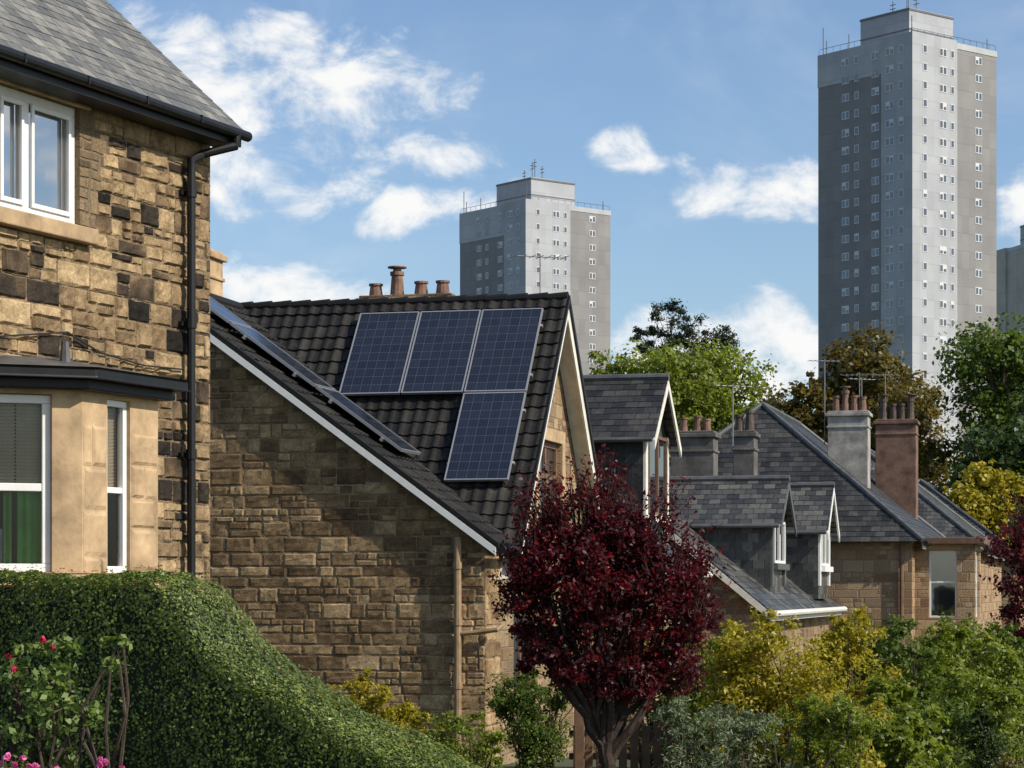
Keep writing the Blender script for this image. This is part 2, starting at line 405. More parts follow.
skyc=nt.mixc(1.0,sky.outputs[0],(.87,.95,1.05,1),'MULTIPLY')
nt.put(bg.inputs[0],skyc)
bg2=nt.new('ShaderNodeBackground')
nt.put(bg2.inputs[0],nt.ramp(nt.m('ADD',nt.m('MULTIPLY',dens,.5),nt.m('MULTIPLY',nz2,.5)),[(.25,(.66,.74,.84)),(.5,(.90,.92,.94)),(.75,(.97,.97,.96))])); bg2.inputs[1].default_value=1.0
mx=nt.new('ShaderNodeMixShader'); nt.put(mx.inputs[0],mask); nt.l.new(bg.outputs[0],mx.inputs[1]); nt.l.new(bg2.outputs[0],mx.inputs[2])
nt.l.new(mx.outputs[0],wout.inputs[0])

sd=bpy.data.lights.new('sun','SUN'); sd.energy=5.0; sd.angle=R(.5); sd.color=(1,.93,.80)
so=bpy.data.objects.new('sun',sd); COL.objects.link(so)
sv=Vector((math.cos(SUN_AZ)*math.cos(SUN_EL),math.sin(SUN_AZ)*math.cos(SUN_EL),math.sin(SUN_EL)))
so.rotation_euler=sv.to_track_quat('Z','Y').to_euler(); so.location=(40,-20,60)
cd=bpy.data.cameras.new('camera'); cam=bpy.data.objects.new('camera',cd); COL.objects.link(cam)
cam.location=(0,0,0); cam.rotation_euler=(R(90),0,0); cd.lens=84.375; cd.sensor_width=36; cd.shift_y=.2012
cd.clip_end=6000; cd.clip_start=.2
scene.camera=cam
scene.view_settings.view_transform='Standard'; scene.view_settings.look='None'; scene.view_settings.exposure=0

# ------------------------------------------------------------ ground
def gz(y):
    pts=[(-50,-1.6),(10,-1.75),(25,-2.1),(45,-3.0),(60,-3.2),(5000,-3.4)]
    for (a,za),(b,zb) in zip(pts,pts[1:]):
        if a<=y<=b: return za+(zb-za)*(y-a)/(b-a)
    return -1.6 if y<0 else -3.4
mb=MB(); ys=[-50,0,10,17,25,35,45,60,100,200,600,4500]; xs=[-2500,-200,-40,-10,0,10,40,200,2500]
for y in ys:
    for x in xs: mb.v.append((x,y,gz(y)))
for j in range(len(ys)-1):
    for i in range(len(xs)-1):
        a=j*len(xs)+i; mb.f.append((a,a+1,a+len(xs)+1,a+len(xs)))
M_ground,nt,b=newmat('garden_ground')
o=nt.new('ShaderNodeTexCoord').outputs['Object']
nt.put(b.inputs['Base Color'],nt.ramp(nt.noise(o,.8,6,.7),[(.35,(.03,.05,.015)),(.6,(.06,.07,.03)),(.75,(.06,.045,.03))])); b.inputs['Roughness'].default_value=1
mb.make('ground',M_ground)

# ------------------------------------------------------------ left house
def left_house():
    H=empty('stone_house',(-2.83,22.5,0),-23.8)
    ze=4.42
    mb=MB()
    wy0,wy1,wz0,wz1=-3.70,-2.15,3.10,4.12
    wall_holes(mb,'x',0,-9,0,-2.6,ze,[(wy0,wy1,wz0,wz1)],-.16)
    mb.poly([(0,0,-2.6),(-9,0,-2.6),(-9,0,ze),(-4.5,0,ze+4.05),(0,0,ze)])
    mb.poly([(0,-9,-2.6),(-9,-9,-2.6),(-9,-9,ze),(-4.5,-9,ze+4.05),(0,-9,ze)])
    mb.poly([(-9,0,-2.6),(-9,-9,-2.6),(-9,-9,ze),(-9,0,ze)])
    mb.make('walls',M_stoneL,H)
    def ok(a,z): return not (wy0-.15<a<wy1+.13 and wz0-.14<z<wz1+.18) and z<ze-.02
    blocks('wall_stones',H,B_left,'x',0,1,-4.6,-.02,-.6,ze,ok,.175,.30,.012,(.008,.028),.009,13,.45)
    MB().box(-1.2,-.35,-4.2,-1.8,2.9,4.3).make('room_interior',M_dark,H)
    MB().box(-.1,.11,-4.0,wy1+.13,wz0-.14,wz0-.005).make('window_sill',M_ashlar,H,bevel=.012)
    s=MB(); s.box(-.12,.035,-4.0,wy1+.13,wz1+.003,wz1+.175); s.make('window_lintel',M_ashlar,H,bevel=.008)
    window(H,(-.05,wy0,wz0),(0,1,0),(1,0,0),wy1-wy0,wz1-wz0,M_white,M_glassU,bars_v=(.42,.84),fw=.075,deep=.07,name='upper_window')
    sm=MB()
    for a,bb in ((wy0+.47,wy0+.79),(wy0+.90,wy1-.08)):
        sm.box(-.052,-.03,a,bb,wz0+.08,wz0+.12); sm.box(-.052,-.03,a,bb,wz1-.12,wz1-.08); sm.box(-.052,-.03,a,a+.035,wz0+.12,wz1-.12); sm.box(-.052,-.03,bb-.035,bb,wz0+.12,wz1-.12)
    sm.make('casement_sash',M_white,H,bevel=.004)
    p=R(42); c,s_=math.cos(p),math.sin(p)
    E=(.30,-9.3,ze-.12); L=4.93/c
    slope('slate_roof_front',M_slateL,H,E,(0,1,0),(-c,0,s_),L,lambda s:0,lambda s:9.40,.15,.2,0,.008)
    slope('slate_roof_back',M_slateL,H,(-9.32,.10,ze-.12),(0,-1,0),(c,0,s_),L,lambda s:0,lambda s:9.40,.15,.2,0,.008)
    u=MB()
    u.prism([(.27,-9.3,ze-.16),(-4.5,-9.3,ze-.16+4.77*math.tan(p)),(-4.5,-9.3,ze-.26+4.77*math.tan(p)),(.27,-9.3,ze-.26)],(0,9.37,0))
    u.make('roof_deck',M_black,H)
    v=MB(); v.prism([(.33,.075,ze-.15),(-4.5,.075,ze-.15+4.83*math.tan(p)),(-4.5,.075,ze-.22+4.83*math.tan(p)),(.33,.075,ze-.22)],(0,.04,0)); v.make('verge_trim',M_lead,H)
    MB().box(.06,.27,-9.2,.07,ze-.28,ze-.262).make('soffit',M_black,H)
    MB().box(.272,.295,-9.2,.07,ze-.28,ze-.16).make('fascia',M_black,H)
    g=MB(); g.tube([(.345,-9.2,ze-.15),(.345,.11,ze-.18)],.048,12)
    for yy in np.arange(-8,0,.9): g.box(.30,.397,yy,yy+.02,ze-.212,ze-.14)
    g.make('gutter',M_black,H)
    d=MB(); py=-.50; px=.10
    d.tube([(.345,-.10,ze-.18),(.335,-.11,ze-.30),(px+.02,-.34,ze-.40),(px,py,ze-.48),(px,py,ze-.62),(px,py,-2.5)],[.045,.045,.04,.04,.04,.04],10)
    for zz in (3.6,2.4,1.2,.0,-1.2): d.tube([(px,py,zz),(px,py,zz+.09)],.052,10); d.box(0,.05,py-.09,py+.09,zz+.02,zz+.06)
    d.make('downpipe',M_black,H)
    g=MB(); g.tube([(.04,-9,1.98),(.045,-3.6,2.02),(.045,-2.4,2.18),(.045,-1.9,2.05),(.045,-1.2,2.0),(.045,-.55,2.02)],.008,6); g.make('wall_cable',M_dark,H)
    zt=1.60; zs=.14
    b=MB()
    wall_holes(b,'x',.75,-3.23,-2.10,-2.6,zt,[(-2.87,-2.53,zs,zt-.04)],-.12)
    b.poly([(.75,-2.10,-2.6),(0,-2.10,-2.6),(0,-2.10,zt),(.75,-2.10,zt)])
    b.make('bay_walls',M_ashlar,H)
    blocks('bay_pier_stones',H,M_ashlar,'x',.75,1,-3.225,-2.875,-.6,zt-.02,lambda a,z: z<zt-.01,.34,.6,.012,(.010,.018),.004,21,0)
    blocks('bay_pier_stones',H,M_ashlar,'x',.75,1,-2.52,-2.105,-.6,zt-.02,lambda a,z: z<zt-.01,.34,.6,.012,(.010,.018),.004,22,0)
    d=Vector((-.7071,-.7071,0)); n=Vector((.7071,-.7071,0)); A=Vector((.75,-3.23,0))
    cb=MB()
    def q4(a,b_,z0,z1,off=0):
        p=A+d*a+n*off; r=A+d*b_+n*off
        cb.poly([(p.x,p.y,z0),(r.x,r.y,z0),(r.x,r.y,z1),(p.x,p.y,z1)])
    q4(0,.24,-2.6,zt); q4(.24,.9,-2.6,zs); q4(.9,1.06,-2.6,zt); q4(.24,.9,zt-.04,zt)
    for a in (.24,.9):
        p=A+d*a; r=p-n*.12; cb.poly([(p.x,p.y,zs),(r.x,r.y,zs),(r.x,r.y,zt),(p.x,p.y,zt)])
    cb.make('bay_cant_wall',M_ashlar,H)
    o=A+d*.9-n*.05; o.z=zs
    window(H,o,-d,n,.66,zt-.04-zs,M_white,M_clear,bars_h=(.68,),fw=.07,deep=.06,name='bay_cant_window')
    window(H,(.72,-2.87,zs),(0,1,0),(1,0,0),.34,zt-.04-zs,M_white,M_clear,bars_h=(.68,),fw=.055,deep=.06,name='bay_front_window')
    bl=MB(); bo=A+d*.9-n*.125
    for k in range(26):
        z=zt-.05-k*.028
        p=bo; q=bo-d*.66
        bl.poly([(p.x,p.y,z),(q.x,q.y,z),(q.x-n.x*.012,q.y-n.y*.012,z-.025),(p.x-n.x*.012,p.y-n.y*.012,z-.025)])
        bl.poly([(.63,-2.9,z),(.63,-2.5,z),(.615,-2.5,z-.025),(.615,-2.9,z-.025)])
    bl.make('window_blind',M_blind,H)
    cu=MB(); prev=None
    for k in range(16):
        p=bo-n*(.03+.025*math.sin(k*2.1))-d*(.30+k*.022)
        if prev is not None: cu.poly([(prev.x,prev.y,zs),(p.x,p.y,zs),(p.x,p.y,zt-.1),(prev.x,prev.y,zt-.1)])
        prev=p
    cu.make('curtain',M_curtain,H)
    pp=bo-n*.09; q=pp-d*.66; MB().poly([(pp.x,pp.y,zs),(q.x,q.y,zs),(q.x,q.y,zs+.35),(pp.x,pp.y,zs+.35)]).make('net_curtain',simple('net_fabric',(.5,.5,.46),.9),H)
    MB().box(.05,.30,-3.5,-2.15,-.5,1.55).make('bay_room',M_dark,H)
    sl=MB(); sl.prism([(.83,-3.27,zs-.10),(.83,-2.06,zs-.10),(0.0,-2.06,zs-.10),(0.0,-4.1,zs-.10)],(0,0,.095)); sl.make('bay_sill',M_ashlar,H,bevel=.01)
    co=MB(); co.prism([(.85,-3.275,zt),(.85,-2.02,zt),(0.02,-2.02,zt),(0.02,-4.1,zt)],(0,0,.08)); co.make('bay_frieze',M_black,H,bevel=.01)
    co=MB(); co.prism([(.95,-3.31,zt+.082),(.95,-1.93,zt+.082),(0.02,-1.93,zt+.082),(0.02,-4.24,zt+.082)],(0,0,.09)); co.make('bay_cornice',M_black,H,bevel=.02)
    r0=zt+.174; rr=MB(); T=[(.93,-3.31,r0),(.93,-1.95,r0),(0.02,-1.95,r0),(0.02,-4.2,r0)]; U=[(.25,-3.0,r0+.13),(.25,-2.15,r0+.13),(0.05,-2.15,r0+.13),(0.05,-3.3,r0+.13)]
    for k in range(4):
        k2=(k+1)%4; rr.poly([T[k],T[k2],U[k2],U[k]])
    rr.poly(U); rr.tube([(.5,-3.1,r0+.04),(.5,-3.1,r0+.24)],[.05,.03],8); rr.make('bay_lead_roof',M_lead,H)
left_house()

# ------------------------------------------------------------ chimney / pots helpers
def chimney(parent,x0,x1,y0,y1,zb,zt,mat,pots,pm=None,ph=.45,pr=.11):
    c=MB(); c.box(x0,x1,y0,y1,zb,zt); c.box(x0-.06,x1+.06,y0-.06,y1+.06,zt+.002,zt+.10); c.box(x0-.01,x1+.01,y0-.01,y1+.01,zt+.102,zt+.15)
    c.box(x0-.03,x1+.03,y0-.03,y1+.03,zt-.32,zt-.26)
    c.make('chimney_stack',mat,parent,bevel=.015)
    p=MB()
    for (px,py,k) in pots:
        h=ph*k
        p.tube([(px,py,zt+.1),(px,py,zt+.14),(px,py,zt+.14+h*.1),(px,py,zt+.14+h*.85),(px,py,zt+.14+h*.86),(px,py,zt+.14+h)],[pr*1.2,pr*1.2,pr,pr*.8,pr,pr],12)
        if k>1.2:
            p.tube([(px,py,zt+.14+h*1.02),(px,py,zt+.14+h*1.15)],[pr*.6,pr*.6],8); p.tube([(px,py,zt+.14+h*1.15),(px,py,zt+.14+h*1.2)],[pr*1.35,pr*1.35],12)
    p.make('chimney_pots',pm or M_pot,parent)

# ------------------------------------------------------------ middle house
def mid_house():
    X0,Y0=-.38,34.0
    H=empty('stone_house',(X0,Y0,0),-14)
    zb=-3.4; ze=.80; ta=math.tan(R(36)); tb=math.tan(R(51)); y0=.85; zr=4.60
    zB=.55; hb=(zr-zB)/tb; yB=y0+hb
    xr=-(zr-ze)/ta
    m=MB()
    m.poly([(0,0,zb),(0,0,ze-.05),(xr,0,zr-.1),(2*xr,0,ze-.05),(2*xr,0,zb)])
    m.poly([(0,0,zb),(0,y0,zb),(0,y0,ze),(0,0,ze-.05)])
    m.poly([(2*xr,0,zb),(2*xr,9,zb),(2*xr,9,ze),(2*xr,0,ze)])
    m.make('walls',M_stoneM,H)
    blocks('gable_wall_stones',H,B_mid,'y',0,-1,-6.0,0,-2.6,4.4,lambda a,z: z<ze-.10-a*ta+.02 and a<-.0+.001,.19,.34,.012,(.004,.018),.007,5,.4)
    blocks('return_wall_stones',H,B_mid,'x',0,1,0,y0,-2.6,ze-.1,lambda a,z: True,.2,.4,.010,(.004,.018),.006,6,.2)
    f=MB(); xf=-.02; w0,w1=.85,2.35
    wall_holes(f,'x',xf,y0,y0+2*hb,zb,.6,[(y0+.9,y0+2.3,-1.6,-.1),(y0+4,y0+5.2,-1.6,-.1)],-.15)
    a0,a1=yB-.8,yB+.8
    f.poly([(xf,y0,.6),(xf,a0,.6),(xf,a0,.6+(a0-y0)*tb)])
    f.poly([(xf,a1,.6),(xf,y0+2*hb,.6),(xf,a1,.6+(a0-y0)*tb)])
    f.poly([(xf,a0,.6),(xf,a1,.6),(xf,a1,w0),(xf,a0,w0)])
    f.poly([(xf,a0,w1),(xf,a1,w1),(xf,a1,.6+(a0-y0)*tb),(xf,yB,zr-.08),(xf,a0,.6+(a0-y0)*tb)])
    for (p,q) in (((a0,w0),(a1,w0)),((a1,w0),(a1,w1)),((a0,w1),(a1,w1)),((a0,w0),(a0,w1))):
        f.poly([(xf,p[0],p[1]),(xf,q[0],q[1]),(xf-.15,q[0],q[1]),(xf-.15,p[0],p[1])])
    f.make('front_gable_wall',M_stoneM,H)
    s=MB(); s.box(xf-.1,xf+.03,a0-.2,a0-.003,w0-.1,w1+.2); s.box(xf-.1,xf+.03,a1+.003,a1+.2,w0-.1,w1+.2); s.box(xf-.1,xf+.034,a0-.003,a1+.003,w1+.003,w1+.2); s.box(xf-.1,xf+.08,a0-.25,a1+.25,w0-.2,w0-.003)
    s.make('window_surround',M_ashlar,H,bevel=.01)
    window(H,(xf-.06,a0,w0),(0,1,0),(1,0,0),1.6,1.5,M_wood,M_glass,bars_v=(.8,),bars_h=(.95,),fw=.09,name='gable_window')
    for a,bb in ((y0+.9,y0+2.3),(y0+4,y0+5.2)):
        window(H,(xf-.06,a,-1.6),(0,1,0),(1,0,0),bb-a,1.5,M_wood,M_glass,bars_v=((bb-a)/2,),name='front_window')
    ca,sa=math.cos(R(36)),math.sin(R(36)); L=(-xr+.22)/ca
    slope('tiled_roof_side_right',M_tile,H,(.2,-.14,ze-.16),(0,1,0),(-ca,0,sa),L,lambda s:0,lambda s:y0+hb+.3,.27,.2,.024,.030)
    slope('tiled_roof_side_left',M_tile,H,(2*xr-.2,9,ze-.16),(0,-1,0),(ca,0,sa),L,lambda s:0,lambda s:9.14,.27,.2,.024,.030)
    cb,sb=math.cos(R(51)),math.sin(R(51)); LB=(hb+.1)/cb
    slope('tiled_roof_main',M_tile,H,(-12,y0-.1,zB-.08),(1,0,0),(0,cb,sb),LB,lambda s:0,lambda s:12.28,.27,.2,.024,.030)
    slope('tiled_roof_rear',M_tile,H,(.28,y0+2*hb+.1,zB-.08),(-1,0,0),(0,-cb,sb),LB,lambda s:0,lambda s:12.28,.27,.2,.024,.030)
    rc=MB()
    for k in range(38):
        x=.28-k*.33; rc.tube([(x,yB,zr+.03),(x-.335,yB,zr+.015)],[.09,.08],10)
    rc.make('ridge_tiles',M_tile,H)
    rc=MB(); rc.tube([(xr,-.1,zr+.0),(xr,yB,zr+.0)],.1,10); rc.make('side_ridge_tiles',M_tile,H)
    v=MB()
    v.prism([(.2,-.19,ze-.2),(xr,-.19,zr-.04),(xr,-.19,zr-.15),(.2,-.19,ze-.31)],(0,.03,0))
    v.make('verge_board',M_white,H)
    v=MB(); v.prism([(.24,-.18,ze-.14),(xr,-.18,zr+.05),(xr,-.18,zr-.038),(.24,-.18,ze-.198)],(0,.06,0)); v.make('verge_undercloak',M_tile,H)
    def barge(name,mat,x0,x1,t0,t1):
        bb=MB()
        for sgn in (-1,1):
            ye=yB+sgn*(hb+.15); zz=zB-.15*tb
            bb.prism([(x0,ye,zz-t0),(x0,yB,zr+.03-t0),(x0,yB,zr+.03-t1),(x0,ye,zz-t1)],(x1-x0,0,0))
        bb.make(name,mat,H)
    barge('barge_board',M_cream,.24,.275,.08,.34); barge('barge_cap',M_black,.25,.31,-.03,.078); barge('gable_soffit',M_cream,-.01,.235,.2,.22)
    g=MB(); g.tube([(.26,-.1,ze-.22),(.26,y0+.1,ze-.22)],.06,10); g.make('eaves_gutter',M_black,H)
    d=MB(); d.tube([(-.38,-.09,ze-.05),(-.38,-.09,ze-.2),(-.38,-.09,zb)],.055,10); d.tube([(-.38,-.09,-.62),(-.1,-.09,-.60),(.2,-.09,-.56),(.25,-.02,-.5)],.035,8)
    for zz in (.3,-.5,-1.4): d.tube([(-.38,-.09,zz),(-.38,-.09,zz+.1)],.07,10)
    d.make('downpipe',M_brownpipe,H)
    chimney(H,xr-.75,xr-.05,2.9,3.5,3.5,5.28,M_ashlar,[])
    yc=yB+4.35
    chimney(H,-4.45,-2.75,yc-.35,yc+.35,1.0,5.12,M_stoneM,[(-4.25,yc,.75),(-3.85,yc,1.35),(-3.4,yc,.8),(-3.0,yc,.8)],M_pot,.34,.13)
    N=Vector((0,-sb,cb)); S=Vector((0,cb,sb)); Hm=Matrix.Translation((X0,Y0,0))@Matrix.Rotation(R(-14),4,'Z')
    def panel(Ol,Xd,Sd,Nd,w,h):
        M=Hm@Matrix(((Xd.x,Sd.x,Nd.x,Ol.x),(Xd.y,Sd.y,Nd.y,Ol.y),(Xd.z,Sd.z,Nd.z,Ol.z),(0,0,0,1)))
        e=bpy.data.objects.new('solar_panel',None); COL.objects.link(e); e.matrix_world=M
        p=MB(); p.poly([(.02,.02,.036),(w-.02,.02,.036),(w-.02,h-.02,.036),(.02,h-.02,.036)])
        p.uvs=[(0,0),(.93,0),(.93,1.55),(0,1.55)]
        p.make('cells',M_solar,e)
        q=MB(); q.box(0,w,0,.020,0,.044); q.box(0,w,h-.020,h,0,.044); q.box(0,.020,.020,h-.020,0,.044); q.box(w-.020,w,.020,h-.020,0,.044)
        q.box(.02,w-.02,.02,h-.02,0,.012); q.make('frame',M_alu,e)
        r=MB(); r.box(-.03,w+.03,h*.2,h*.2+.04,-.05,-.002); r.box(-.03,w+.03,h*.8,h*.8+.04,-.05,-.002); r.make('mounting_rail',M_alu,e)
    Xd=Vector((1,0,0)); ph=1.78; pw=.985
    Top=Vector((0,yB,zr))
    for (xx,row) in ((-3.05,0),(-2.04,0),(-1.03,0),(-1.03,1)):
        Ol=Top-S*(.36+ph+row*(ph+.03))+N*.13; Ol.x=xx
        panel(Ol,Xd,S,N,pw,ph)
    SA=Vector((-ca,0,sa)); NA=Vector((sa,0,ca)); YA=Vector((0,1,0))
    for k in range(3):
        Ol=Vector((.0,.95,ze))+SA*(1.9+k*1.66)+NA*.13
        Ol.y=.72
        panel(Ol,YA,SA,NA,.985,1.62)
mid_house()

# ------------------------------------------------------------ houses further down the street
def dormer(H,xf,xb,y0,y1,zb,ze,zr,cheek,roofm,trim,name='dormer',wf=None):
    d=MB(); ym=(y0+y1)/2
    d.poly([(xf,y0,zb),(xb,y0,zb),(xb,y0,ze),(xf,y0,ze)]); d.poly([(xf,y1,zb),(xb,y1,zb),(xb,y1,ze),(xf,y1,ze)])
    d.poly([(xf,y0,zb),(xf,y1,zb),(xf,y1,ze),(xf,ym,zr-.05),(xf,y0,ze)])
    d.uvs=[(v[0]+v[1],v[2]+10) for v in d.v]
    d.make(name+'_cheeks',cheek,H)
    t=(zr-ze)/(ym-y0); a=math.atan(t); L=(ym-y0+.18)/math.cos(a)
    slope(name+'_roof_near',roofm,H,(xb,y0-.18,ze-.18*t),(1,0,0),(0,math.cos(a),math.sin(a)),L,lambda s:0,lambda s:xf-xb+.25,.18,.24,0,.012)
    slope(name+'_roof_far',roofm,H,(xf+.25,y1+.18,ze-.18*t),(-1,0,0),(0,-math.cos(a),math.sin(a)),L,lambda s:0,lambda s:xf-xb+.25,.18,.24,0,.012)
    b=MB()
    for sg in (-1,1):
        ye=ym+sg*(ym-y0+.2)
        b.prism([(xf+.22,ye,ze-.2*t-.03),(xf+.22,ym,zr-.03),(xf+.22,ym,zr-.2),(xf+.22,ye,ze-.2*t-.2)],(.035,0,0))
    for yy in (y0,y1-.22): b.box(xf+.003,xf+.05,yy,yy+.22,zb+.3,ze-.02)
    b.make(name+'_barge_board',trim,H)
    g=MB(); g.tube([(xb,ym,zr+.02),(xf+.26,ym,zr+.02)],.07,8); g.tube([(xb+.4,y0-.2,ze-.2*t-.02),(xf+.2,y0-.2,ze-.2*t-.02)],.045,8); g.make(name+'_ridge',M_lead,H)
    window(H,(xf+.07,y0+.25,zb+.75),(0,1,0),(1,0,0),y1-y0-.5,ze-zb-.8,wf or M_white,M_glass,bars_v=((y1-y0-.5)/2,),deep=.06,name=name+'_window')
    MB().box(xf+.0,xf+.14,y0+.15,y1-.15,zb+.62,zb+.74).make(name+'_sill',trim,H)

def row_house(loc,L,W,zb,ze,zr,mat,roofm,hip=False,deg=-14,name='stone_house'):
    H=empty(name,loc,deg); hw=W/2; t=(zr-ze)/hw; a=math.atan(t); c,s=math.cos(a),math.sin(a); ov=.3; SL=(hw+ov)/c
    w=MB()
    w.box(-W,0,0,L,zb,ze-.02)
    if not hip:
        w.poly([(0,0,ze-.02),(-hw,0,zr-.1),(-W,0,ze-.02)]); w.poly([(0,L,ze-.02),(-hw,L,zr-.1),(-W,L,ze-.02)])
    w.make('walls',mat,H)
    zz=ze-ov*t; C=.18;T_=.24;K=.014
    if hip:
        slope('roof_front',roofm,H,(ov,-ov,zz),(0,1,0),(-c,0,s),SL,lambda q:q*c*.75,lambda q:L+2*ov-q*c*.75,C,T_,0,K)
        slope('roof_back',roofm,H,(-W-ov,L+ov,zz),(0,-1,0),(c,0,s),SL,lambda q:q*c*.75,lambda q:L+2*ov-q*c*.75,C,T_,0,K)
        h2=(hw+ov)*.75; a2=math.atan((zr-zz)/h2); c2,s2=math.cos(a2),math.sin(a2)
        slope('roof_near_hip',roofm,H,(-W-ov,-ov,zz),(1,0,0),(0,c2,s2),h2/c2,lambda q:q*c2/.75,lambda q:W+2*ov-q*c2/.75,C,T_,0,K)
        slope('roof_far_hip',roofm,H,(ov,L+ov,zz),(-1,0,0),(0,-c2,s2),h2/c2,lambda q:q*c2/.75,lambda q:W+2*ov-q*c2/.75,C,T_,0,K)
        r=MB(); A=(-hw,-ov+h2,zr+.03); B=(-hw,L+ov-h2,zr+.03)
        for p in ((ov,-ov,zz+.03),(-W-ov,-ov,zz+.03)): r.tube([p,A],.07,8)
        for p in ((ov,L+ov,zz+.03),(-W-ov,L+ov,zz+.03)): r.tube([p,B],.07,8)
        r.tube([A,B],.08,8); r.make('ridge_tiles',M_lead,H)
    else:
        slope('roof_front',roofm,H,(ov,-.15,zz),(0,1,0),(-c,0,s),SL,lambda q:0,lambda q:L+.3,C,T_,0,K)
        slope('roof_back',roofm,H,(-W-ov,L+.15,zz),(0,-1,0),(c,0,s),SL,lambda q:0,lambda q:L+.3,C,T_,0,K)
        r=MB(); r.tube([(-hw,-.15,zr+.03),(-hw,L+.15,zr+.03)],.09,8); r.make('ridge_tiles',M_lead,H)
        v=MB()
        v.prism([(ov,-.17,zz-.02),(-hw,-.17,zr-.02),(-hw,-.17,zr-.17),(ov,-.17,zz-.17)],(0,.03,0)); v.make('verge_board',M_cream,H)
    g=MB(); g.tube([(ov+.06,-ov,zz-.03),(ov+.06,L+ov,zz-.03)],.06,8); g.make('gutter',M_cream if not hip else M_black,H)
    fa=MB(); fa.box(ov-.04,ov-.01,-.14,L+.14,zz-.17,zz-.02); fa.make('fascia',M_cream,H)
    return H
H3=row_house((2.25,41.2,0),4.6,9,-3.5,.55,4.0,M_stoneM,M_slateD)
dormer(H3,-.25,-3.2,1.3,3.6,.6,2.85,3.85,M_slateD,M_slateD,M_cream,wf=M_wood)
H4=row_house((4.70,46,0),12,8.4,-3.6,-.18,3.25,M_stoneM,M_slateR)
dormer(H4,-.15,-3.4,2.9,5.0,-.2,1.48,2.3,M_slateR,M_slateR,M_lead)
dormer(H4,.15,-3.0,8.6,10.6,-.2,1.5,2.4,M_slateR,M_slateR,M_white)
chimney(H4,-2.7,-1.75,5.6,6.2,1.5,3.30,M_renderD,[(-2.45,5.9,.8),(-2.15,5.9,.9),(-1.95,5.9,.7)],M_pot,.4,.1)
chimney(H4,-2.05,-1.55,10.3,10.9,1,3.6,M_renderD,[(-1.95,10.6,.9),(-1.7,10.6,1.1)],M_potd,.45,.11)
H5=row_house((10.0,60,0),14,8.4,-4,1.45,4.93,M_stoneR,M_slateD,hip=True)
chimney(H5,-2.7,-1.6,5.2,5.9,2.4,4.75,M_render,[(-2.5,5.55,1.0),(-2.25,5.55,1.3),(-2.0,5.55,1.0),(-1.78,5.55,.9)],M_pot,.45,.11)
chimney(H5,-2.0,-.8,11.6,12.4,2.0,4.95,M_renderB,[(-1.8,12,1.3),(-1.5,12,1.0),(-1.25,12,1.0),(-1.0,12,1.3)],M_potd,.5,.12)
bay=MB(); wall_holes(bay,'y',.9,0.0,1.5,-4,1.15,[(.35,1.05,-.7,1.0)],.15); wall_holes(bay,'x',1.5,.9,3.6,-4,1.15,[(1.4,3.1,-.7,1.0)],-.15); bay.make('bay_walls',M_stoneR,H5)
window(H5,(.35,.97,-.7),(1,0,0),(0,-1,0),.7,1.7,M_white,M_glass,bars_h=(.9,),fw=.05,name='bay_window')
window(H5,(1.43,1.4,-.7),(0,1,0),(1,0,0),1.7,1.7,M_white,M_glass,bars_v=(.85,),bars_h=(.9,),name='bay_window')
MB().box(-.1,1.75,.7,3.8,1.152,1.33).make('bay_roof',M_wood,H5,bevel=.02)
pd=MB(); pd.tube([(-.25,-.07,1.15),(-.25,-.07,-4)],.05,8); pd.make('downpipe',M_wood,H5)
H6=row_house((15.0,77,0),16,8.4,-4,1.5,4.9,M_stoneR,M_slateR,hip=True)
H7=row_house((20.5,97,0),16,8.4,-4,1.4,4.6,M_stoneR,M_slateR,hip=True)

# ------------------------------------------------------------ tv aerials
def aerial(x,y,z0,z1,yaw=0,n=7,L=.9):
    m=MB(); m.tube([(0,0,0),(0,0,z1-z0)],.014,6)
    h=z1-z0-.05; c,s=math.cos(yaw),math.sin(yaw)
    m.tube([(-c*L*.5,-s*L*.5,h),(c*L*.5,s*L*.5,h)],.010,6)
    for k in range(n):
        t=-.5+k/(n-1); l=.16+.12*(k/(n-1)); m.tube([(c*L*t-s*l,s*L*t+c*l,h),(c*L*t+s*l,s*L*t-c*l,h)],.006,5)
    o=m.make('tv_aerial',M_metal); o.location=(x,y,z0)
aerial(.50,42.5,3.2,5.95,.3); aerial(8.6,66,4.0,6.35,.2); aerial(9.6,66.3,4.0,6.0,2.6); aerial(10.2,70,3.8,6.2,.4); aerial(11.2,72,4.6,6.5,.1); aerial(4.6,50,3.0,4.3,.4)

# ------------------------------------------------------------ high-rise towers
def cladding(name,col,line):
    m,nt,b=newmat(name); o=nt.new('ShaderNodeTexCoord').outputs['Object']
    sp=nt.new('ShaderNodeSeparateXYZ'); nt.put(sp.inputs[0],o)
    f=nt.m('FRACT',nt.m('DIVIDE',sp.outputs[2],2.7)); ln=nt.m('LESS_THAN',f,.05)
    u=nt.m('ADD',sp.outputs[0],sp.outputs[1]); f2=nt.m('FRACT',nt.m('DIVIDE',u,1.6)); l2=nt.m('LESS_THAN',f2,.03)
    pan=nt.white(nt.comb(nt.m('FLOOR',nt.m('DIVIDE',u,1.6)),nt.m('FLOOR',nt.m('DIVIDE',sp.outputs[2],2.7)),2.)).outputs[0]
    c=nt.ramp(pan,[(0,tuple(x*.93 for x in col)),(1,tuple(x*1.07 for x in col))])
    c=nt.mixc(1.0,c,nt.ramp(nt.noise(o,.15,4,.6),[(.3,(.88,.88,.9)),(.7,(1.1,1.1,1.1))]),'MULTIPLY')
    c=nt.mixc(nt.m('MULTIPLY',nt.m('MAXIMUM',ln,nt.m('MULTIPLY',l2,.5)),.45),c,c4(line))
    nt.put(b.inputs['Base Color'],c); b.inputs['Roughness'].default_value=.8; return m
